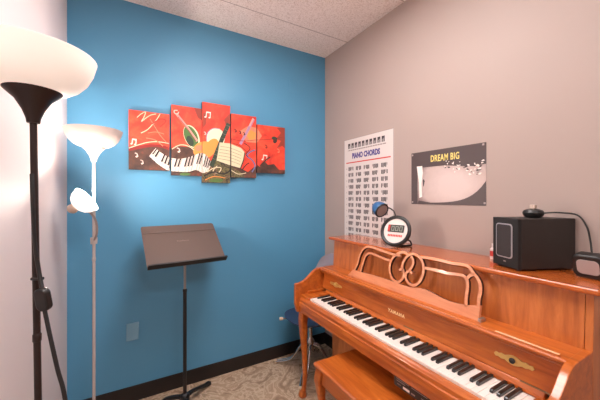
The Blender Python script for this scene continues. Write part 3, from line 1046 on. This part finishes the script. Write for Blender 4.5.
# ------------------------------------------------------------------ white torchiere with reading arm
TW = torchiere('floor_lamp', 'white floor lamp with bowl shade and a glowing reading lamp on a bent arm', -.171, 1.958, 'white_metal', 'shade_dim', 1.770, .136)
b = MB(); b.tube([(-.155, 1.945, 1.672), (-.120, 1.915, 1.668)], .0035, 'grey_flex', 8); b.build('switch_knob', TW, smooth=True)
arm = [Vector((-.168, 1.944, 1.170)), Vector((-.155, 1.925, 1.21)), Vector((-.158, 1.917, 1.27)), Vector((-.180, 1.905, 1.318)), Vector((-.215, 1.897, 1.345)), Vector((-.252, 1.888, 1.350))]
b = MB(); b.tube(spline(arm, 6), .0055, 'grey_flex', 10); ra = b.build('reading_arm', TW, smooth=True)
b = MB(); b.lathe([(0, -.022), (.016, -.022), (.017, .012), (0, .012)], (-.171, 1.956, 1.170), 'white_metal', 16); b.build('arm_clamp', ra, smooth=True)
hd = Vector((-.262, 1.884, 1.338)); ha = Vector((.74, -.18, .58)).normalized()
b = MB(); b.lathe([(0, -.010), (.014, -.009), (.023, 0), (.025, .012), (.022, .024), (.016, .028), (0, .028)], hd, 'tan_metal', 24, ha); b.build('reading_socket', ra, smooth=True)
b = MB(); b.lathe([(.016, .028), (.034, .032), (.050, .042), (.063, .060), (.072, .090), (.069, .090), (.049, .046), (.030, .036)], hd, 'shade_glow', 32, ha); b.build('reading_shade', ra, smooth=True)
b = MB(); b.lathe([(0, .034), (.014, .036), (.018, .046), (.030, .060), (.034, .074), (.031, .090), (.019, .103), (0, .107)], hd, 'shade_hot', 20, ha); b.build('reading_bulb', ra, smooth=True)

# ------------------------------------------------------------------ music stand
ms = thing('music_stand', 'black tripod music stand with a tilted brown-grey desk', 'music stand', (.315, 2.070, 0))
mc = Vector((.326, 1.950, .982)); ma = .104; mt = .872; mh = .352; mw = .480
e = Vector((math.cos(ma), math.sin(ma), 0)); nn = Vector((-math.sin(ma), math.cos(ma), 0))
mu = nn * math.sin(mt) + Vector((0, 0, math.cos(mt)))
mo = e.cross(mu).normalized()                       # out of the desk towards the reader
if mo.y > 0:
    mo = -mo
def mfn(p, q, d): return mc + e * p + mu * q + mo * d
b = MB()
outline = rrect(0, mh / 2, mw, mh, .014)
b.prism(outline, mfn, -.003, 0, 'desk')
md_ = b.build('desk', ms, bevel=.0008)
b = MB()      # folded stiffening creases near the top
b.prism([(-mw / 2 + .004, mh - .070), (mw / 2 - .004, mh - .070), (mw / 2 - .004, mh - .060), (-mw / 2 + .004, mh - .060)], mfn, 0, .004, 'desk')
b.build('crease', md_, bevel=.0019)
b = MB(); b.prism([(-mw / 2, -.004), (mw / 2, -.004), (mw / 2, .0), (-mw / 2, .0)], mfn, -.004, .036, 'stand')
b.prism([(-mw / 2, -.004), (mw / 2, -.004), (mw / 2, .005), (-mw / 2, .005)], mfn, .033, .036, 'stand'); b.build('ledge', md_, bevel=.001)
b = MB()      # faint maker's mark, too small to read
for k in range(9):
    b.prism([(-.040 + k * .0088, mh * .56), (-.034 + k * .0088, mh * .56), (-.034 + k * .0088, mh * .56 + (.010 if k in (0, 4) else .006)), (-.040 + k * .0088, mh * .56 + (.010 if k in (0, 4) else .006))], mfn, .0001, .0004, 'faint_ink')
b.build('faint_mark', md_, merge=False)
pc = Vector((.315, 2.070, 0))
b = MB(); b.tube([pc + Vector((0, 0, .70)), pc + Vector((0, 0, 1.050))], .0080, 'steel', 16); b.build('inner_tube', ms, smooth=True)
b = MB(); b.tube([pc + Vector((0, 0, .075)), pc + Vector((0, 0, .790))], .0120, 'stand', 16)
b.lathe([(.0122, .775), (.0140, .778), (.0140, .792), (.009, .795)], pc, 'stand', 16); b.build('outer_tube', ms, smooth=True)
b = MB(); b.prism(rrect(0, .145, .060, .080, .010), mfn, -.022, -.0032, 'stand'); b.build('tilt_bracket', ms, bevel=.003)
b = MB(); b.lathe([(0, .040), (.026, .042), (.030, .055), (.030, .088), (.022, .100), (.0125, .106), (0, .106)], pc, 'stand', 24); b.build('hub', ms, smooth=True)
for tip in ((.520, 2.255), (.130, 2.215), (.325, 1.79)):
    dv_ = (Vector((tip[0], tip[1], 0)) - pc); ln = dv_.length; dv_.normalize()
    side = Vector((-dv_.y, dv_.x, 0))
    prof = spline([Vector((r_, z_, w_)) for r_, z_, w_ in ((.018, .078, .015), (.070, .072, .015), (.140, .050, .016), (ln - .05, .020, .019), (ln - .012, .012, .020), (ln, .010, .012))], 4)
    b = MB(); k0 = 0
    for r_, z_, w_ in prof:
        for q in ((-1, -.009), (1, -.009), (.8, .009), (-.8, .009)):
            b.v.append(tuple(pc + dv_ * r_ + side * w_ * q[0] + Vector((0, 0, max(z_ + q[1], .001)))))
    for i in range(len(prof) - 1):
        for j in range(4):
            j2 = (j + 1) % 4
            b.f.append((i * 4 + j, i * 4 + j2, i * 4 + 4 + j2, i * 4 + 4 + j)); b.m.append(b.slot('stand'))
    b.f.append((0, 1, 2, 3)); b.m.append(0)
    z = (len(prof) - 1) * 4
    b.f.append((z, z + 1, z + 2, z + 3)); b.m.append(0)
    b.build('leg', ms, bevel=.003)

# ------------------------------------------------------------------ blue chair between the piano and the blue wall
ch = thing('chair', 'chair with round blue seat and chrome base between the piano and the blue wall', 'chair', (1.29, 2.04, 0))
b = MB()
def shell(cx, cy, rx, ry, z, edge):
    N, K = 40, 6
    k0 = len(b.v); s_ = b.slot('blue_seat')
    for layer in (0, 1):
        for k in range(K + 1):
            f = k / K
            for j in range(N):
                t_ = 2 * PI * j / N
                e_ = .8
                b.v.append((cx + rx * f * math.copysign(abs(math.cos(t_)) ** e_, math.cos(t_)), cy + ry * f * math.copysign(abs(math.sin(t_)) ** e_, math.sin(t_)), z + edge * (f * f - 1) - layer * .012 * (1 if k < K else .8)))
        for k in range(K):
            for j in range(N):
                j2 = (j + 1) % N; o_ = k0 + layer * (K + 1) * N
                b.f.append((o_ + k * N + j, o_ + k * N + j2, o_ + (k + 1) * N + j2, o_ + (k + 1) * N + j)); b.m.append(s_)
    o1 = k0 + K * N; o2 = k0 + (K + 1) * N + K * N
    for j in range(N):
        j2 = (j + 1) % N
        b.f.append((o1 + j, o1 + j2, o2 + j2, o2 + j)); b.m.append(s_)
shell(1.28, 2.045, .200, .205, .438, .020)
b.build('seat', ch, smooth=True)
b = MB()
N = 16
pts = []
for i in range(9):           # curved back rest: rows upward, columns across
    v_ = i / 8
    for j in range(N + 1):
        u_ = j / N * 2 - 1
        hw = .205 * (1 - .38 * max(0, v_ - .35) ** 2 * 2.2) * (1 if v_ < 1 else .96)
        drop = .045 * abs(u_) ** 2.5 * v_
        pts.append((1.455 + .070 * v_ - .050 * u_ * u_, 2.045 + hw * .95 * u_, .58 + .335 * v_ - drop))
for (off_) in (0, .011):
    b.v += [(p[0] + off_, p[1], p[2]) for p in pts]
n1 = len(pts)
for i in range(8):
    for j in range(N):
        a = i * (N + 1) + j
        for o_ in (0, n1):
            b.f.append((o_ + a, o_ + a + 1, o_ + a + N + 2, o_ + a + N + 1)); b.m.append(b.slot('shell_sheen'))
rim = [j for j in range(N + 1)] + [i * (N + 1) + N for i in range(1, 9)] + [8 * (N + 1) + j for j in reversed(range(N))] + [i * (N + 1) for i in reversed(range(1, 8))]
for a, c in zip(rim, rim[1:] + rim[:1]):
    b.f.append((a, c, c + n1, a + n1)); b.m.append(0)
b.build('backrest', ch, smooth=True)
MB().lathe([(0, .405), (.055, .405), (.058, .418), (0, .418)], (1.28, 2.045, 0), 'chrome', 24).build('seat_plate', ch, smooth=True)
MB().lathe([(0, .16), (.030, .16), (.034, .18), (.034, .235), (.022, .25), (.018, .26), (.018, .404), (0, .404)], (1.28, 2.045, 0), 'chrome', 24).build('column', ch, smooth=True)
hub = Vector((1.28, 2.045, 0))
for tx, ty in ((1.065, 2.262), (1.075, 1.845), (1.500, 2.255), (1.505, 1.850)):
    d_ = (Vector((tx, ty, 0)) - hub); L0 = d_.length; d_.normalize(); sd = Vector((-d_.y, d_.x, 0))
    b = MB()
    for k in (-1, 1):
        b.tube(spline([hub + d_ * .020 + sd * .012 * k + Vector((0, 0, .205)), hub + d_ * .075 + sd * .016 * k + Vector((0, 0, .185)), hub + d_ * .14 + sd * .018 * k + Vector((0, 0, .085)), hub + d_ * .19 + sd * .018 * k + Vector((0, 0, .045)), hub + d_ * (L0 - .02) + sd * .012 * k + Vector((0, 0, .018)), hub + d_ * L0 + Vector((0, 0, .013))], 5), .0085, 'chrome', 10)
    lg = b.build('leg', ch, smooth=True)
    e_ = hub + d_ * L0
    MB().lathe([(0, 0), (.016, 0), (.018, .006), (.017, .022), (0, .026)], (e_.x, e_.y, 0), 'tan_cap', 14).build('foot_cap', lg, smooth=True)
MB().tube(spline([Vector((1.30, 2.045, .412)), Vector((1.44, 2.045, .405)), Vector((1.500, 2.045, .45)), Vector((1.510, 2.045, .60)), Vector((1.520, 2.045, .72))], 6), .012, 'chrome', 10).build('back_bracket', ch, smooth=True)
b = MB(); b.tube([(1.12, 2.105, .424), (1.056, 2.125, .424)], .006, 'chrome', 8); b.build('height_lever', ch, smooth=True)
b = MB(); b.lathe([(0, -.016), (.011, -.014), (.013, 0), (.011, .014), (0, .016)], (1.055, 2.125, .424), 'tan_cap', 16, (1, -.3, 0)); b.build('end_cap', ch, smooth=True)

# ------------------------------------------------------------------ light from the lamps
def point(name, loc, w, col, r=.03):
    l = bpy.data.lights.new(name, 'POINT'); l.energy = w; l.color = col; l.shadow_soft_size = r
    o = bpy.data.objects.new(name, l); o.location = loc; COL.objects.link(o)
    o.parent = None
    return o


point('black_lamp_light', (-.206, .956, 1.765), .04, (1, .90, .83), .05)
point('white_lamp_light', (-.171, 1.958, 1.778), .8, (1, .90, .84), .05)

w = bpy.data.worlds.new('world'); SC.world = w; w.use_nodes = True
w.node_tree.nodes['Background'].inputs[0].default_value = (.02, .018, .017, 1)

# ------------------------------------------------------------------ camera
cd = bpy.data.cameras.new('camera'); cam = bpy.data.objects.new('camera', cd); COL.objects.link(cam)
cd.sensor_width = 36; cd.sensor_fit = 'HORIZONTAL'; cd.lens = FOC / 600 * 36
cd.shift_y = (HOR - 200) / 600
cd.clip_start = .02
cam.location = (0, 0, EYE); cam.rotation_euler = (PI / 2, 0, -YAW)
SC.camera = cam

SC.view_settings.view_transform = 'Standard'
SC.view_settings.look = 'None'
SC.view_settings.gamma = 1
SC.view_settings.use_curve_mapping = False
SC.view_settings.exposure = 1.88
SC.cycles.use_denoising = True
SC.cycles.max_bounces = 10
SC.cycles.diffuse_bounces = 6
SC.cycles.sample_clamp_indirect = 6
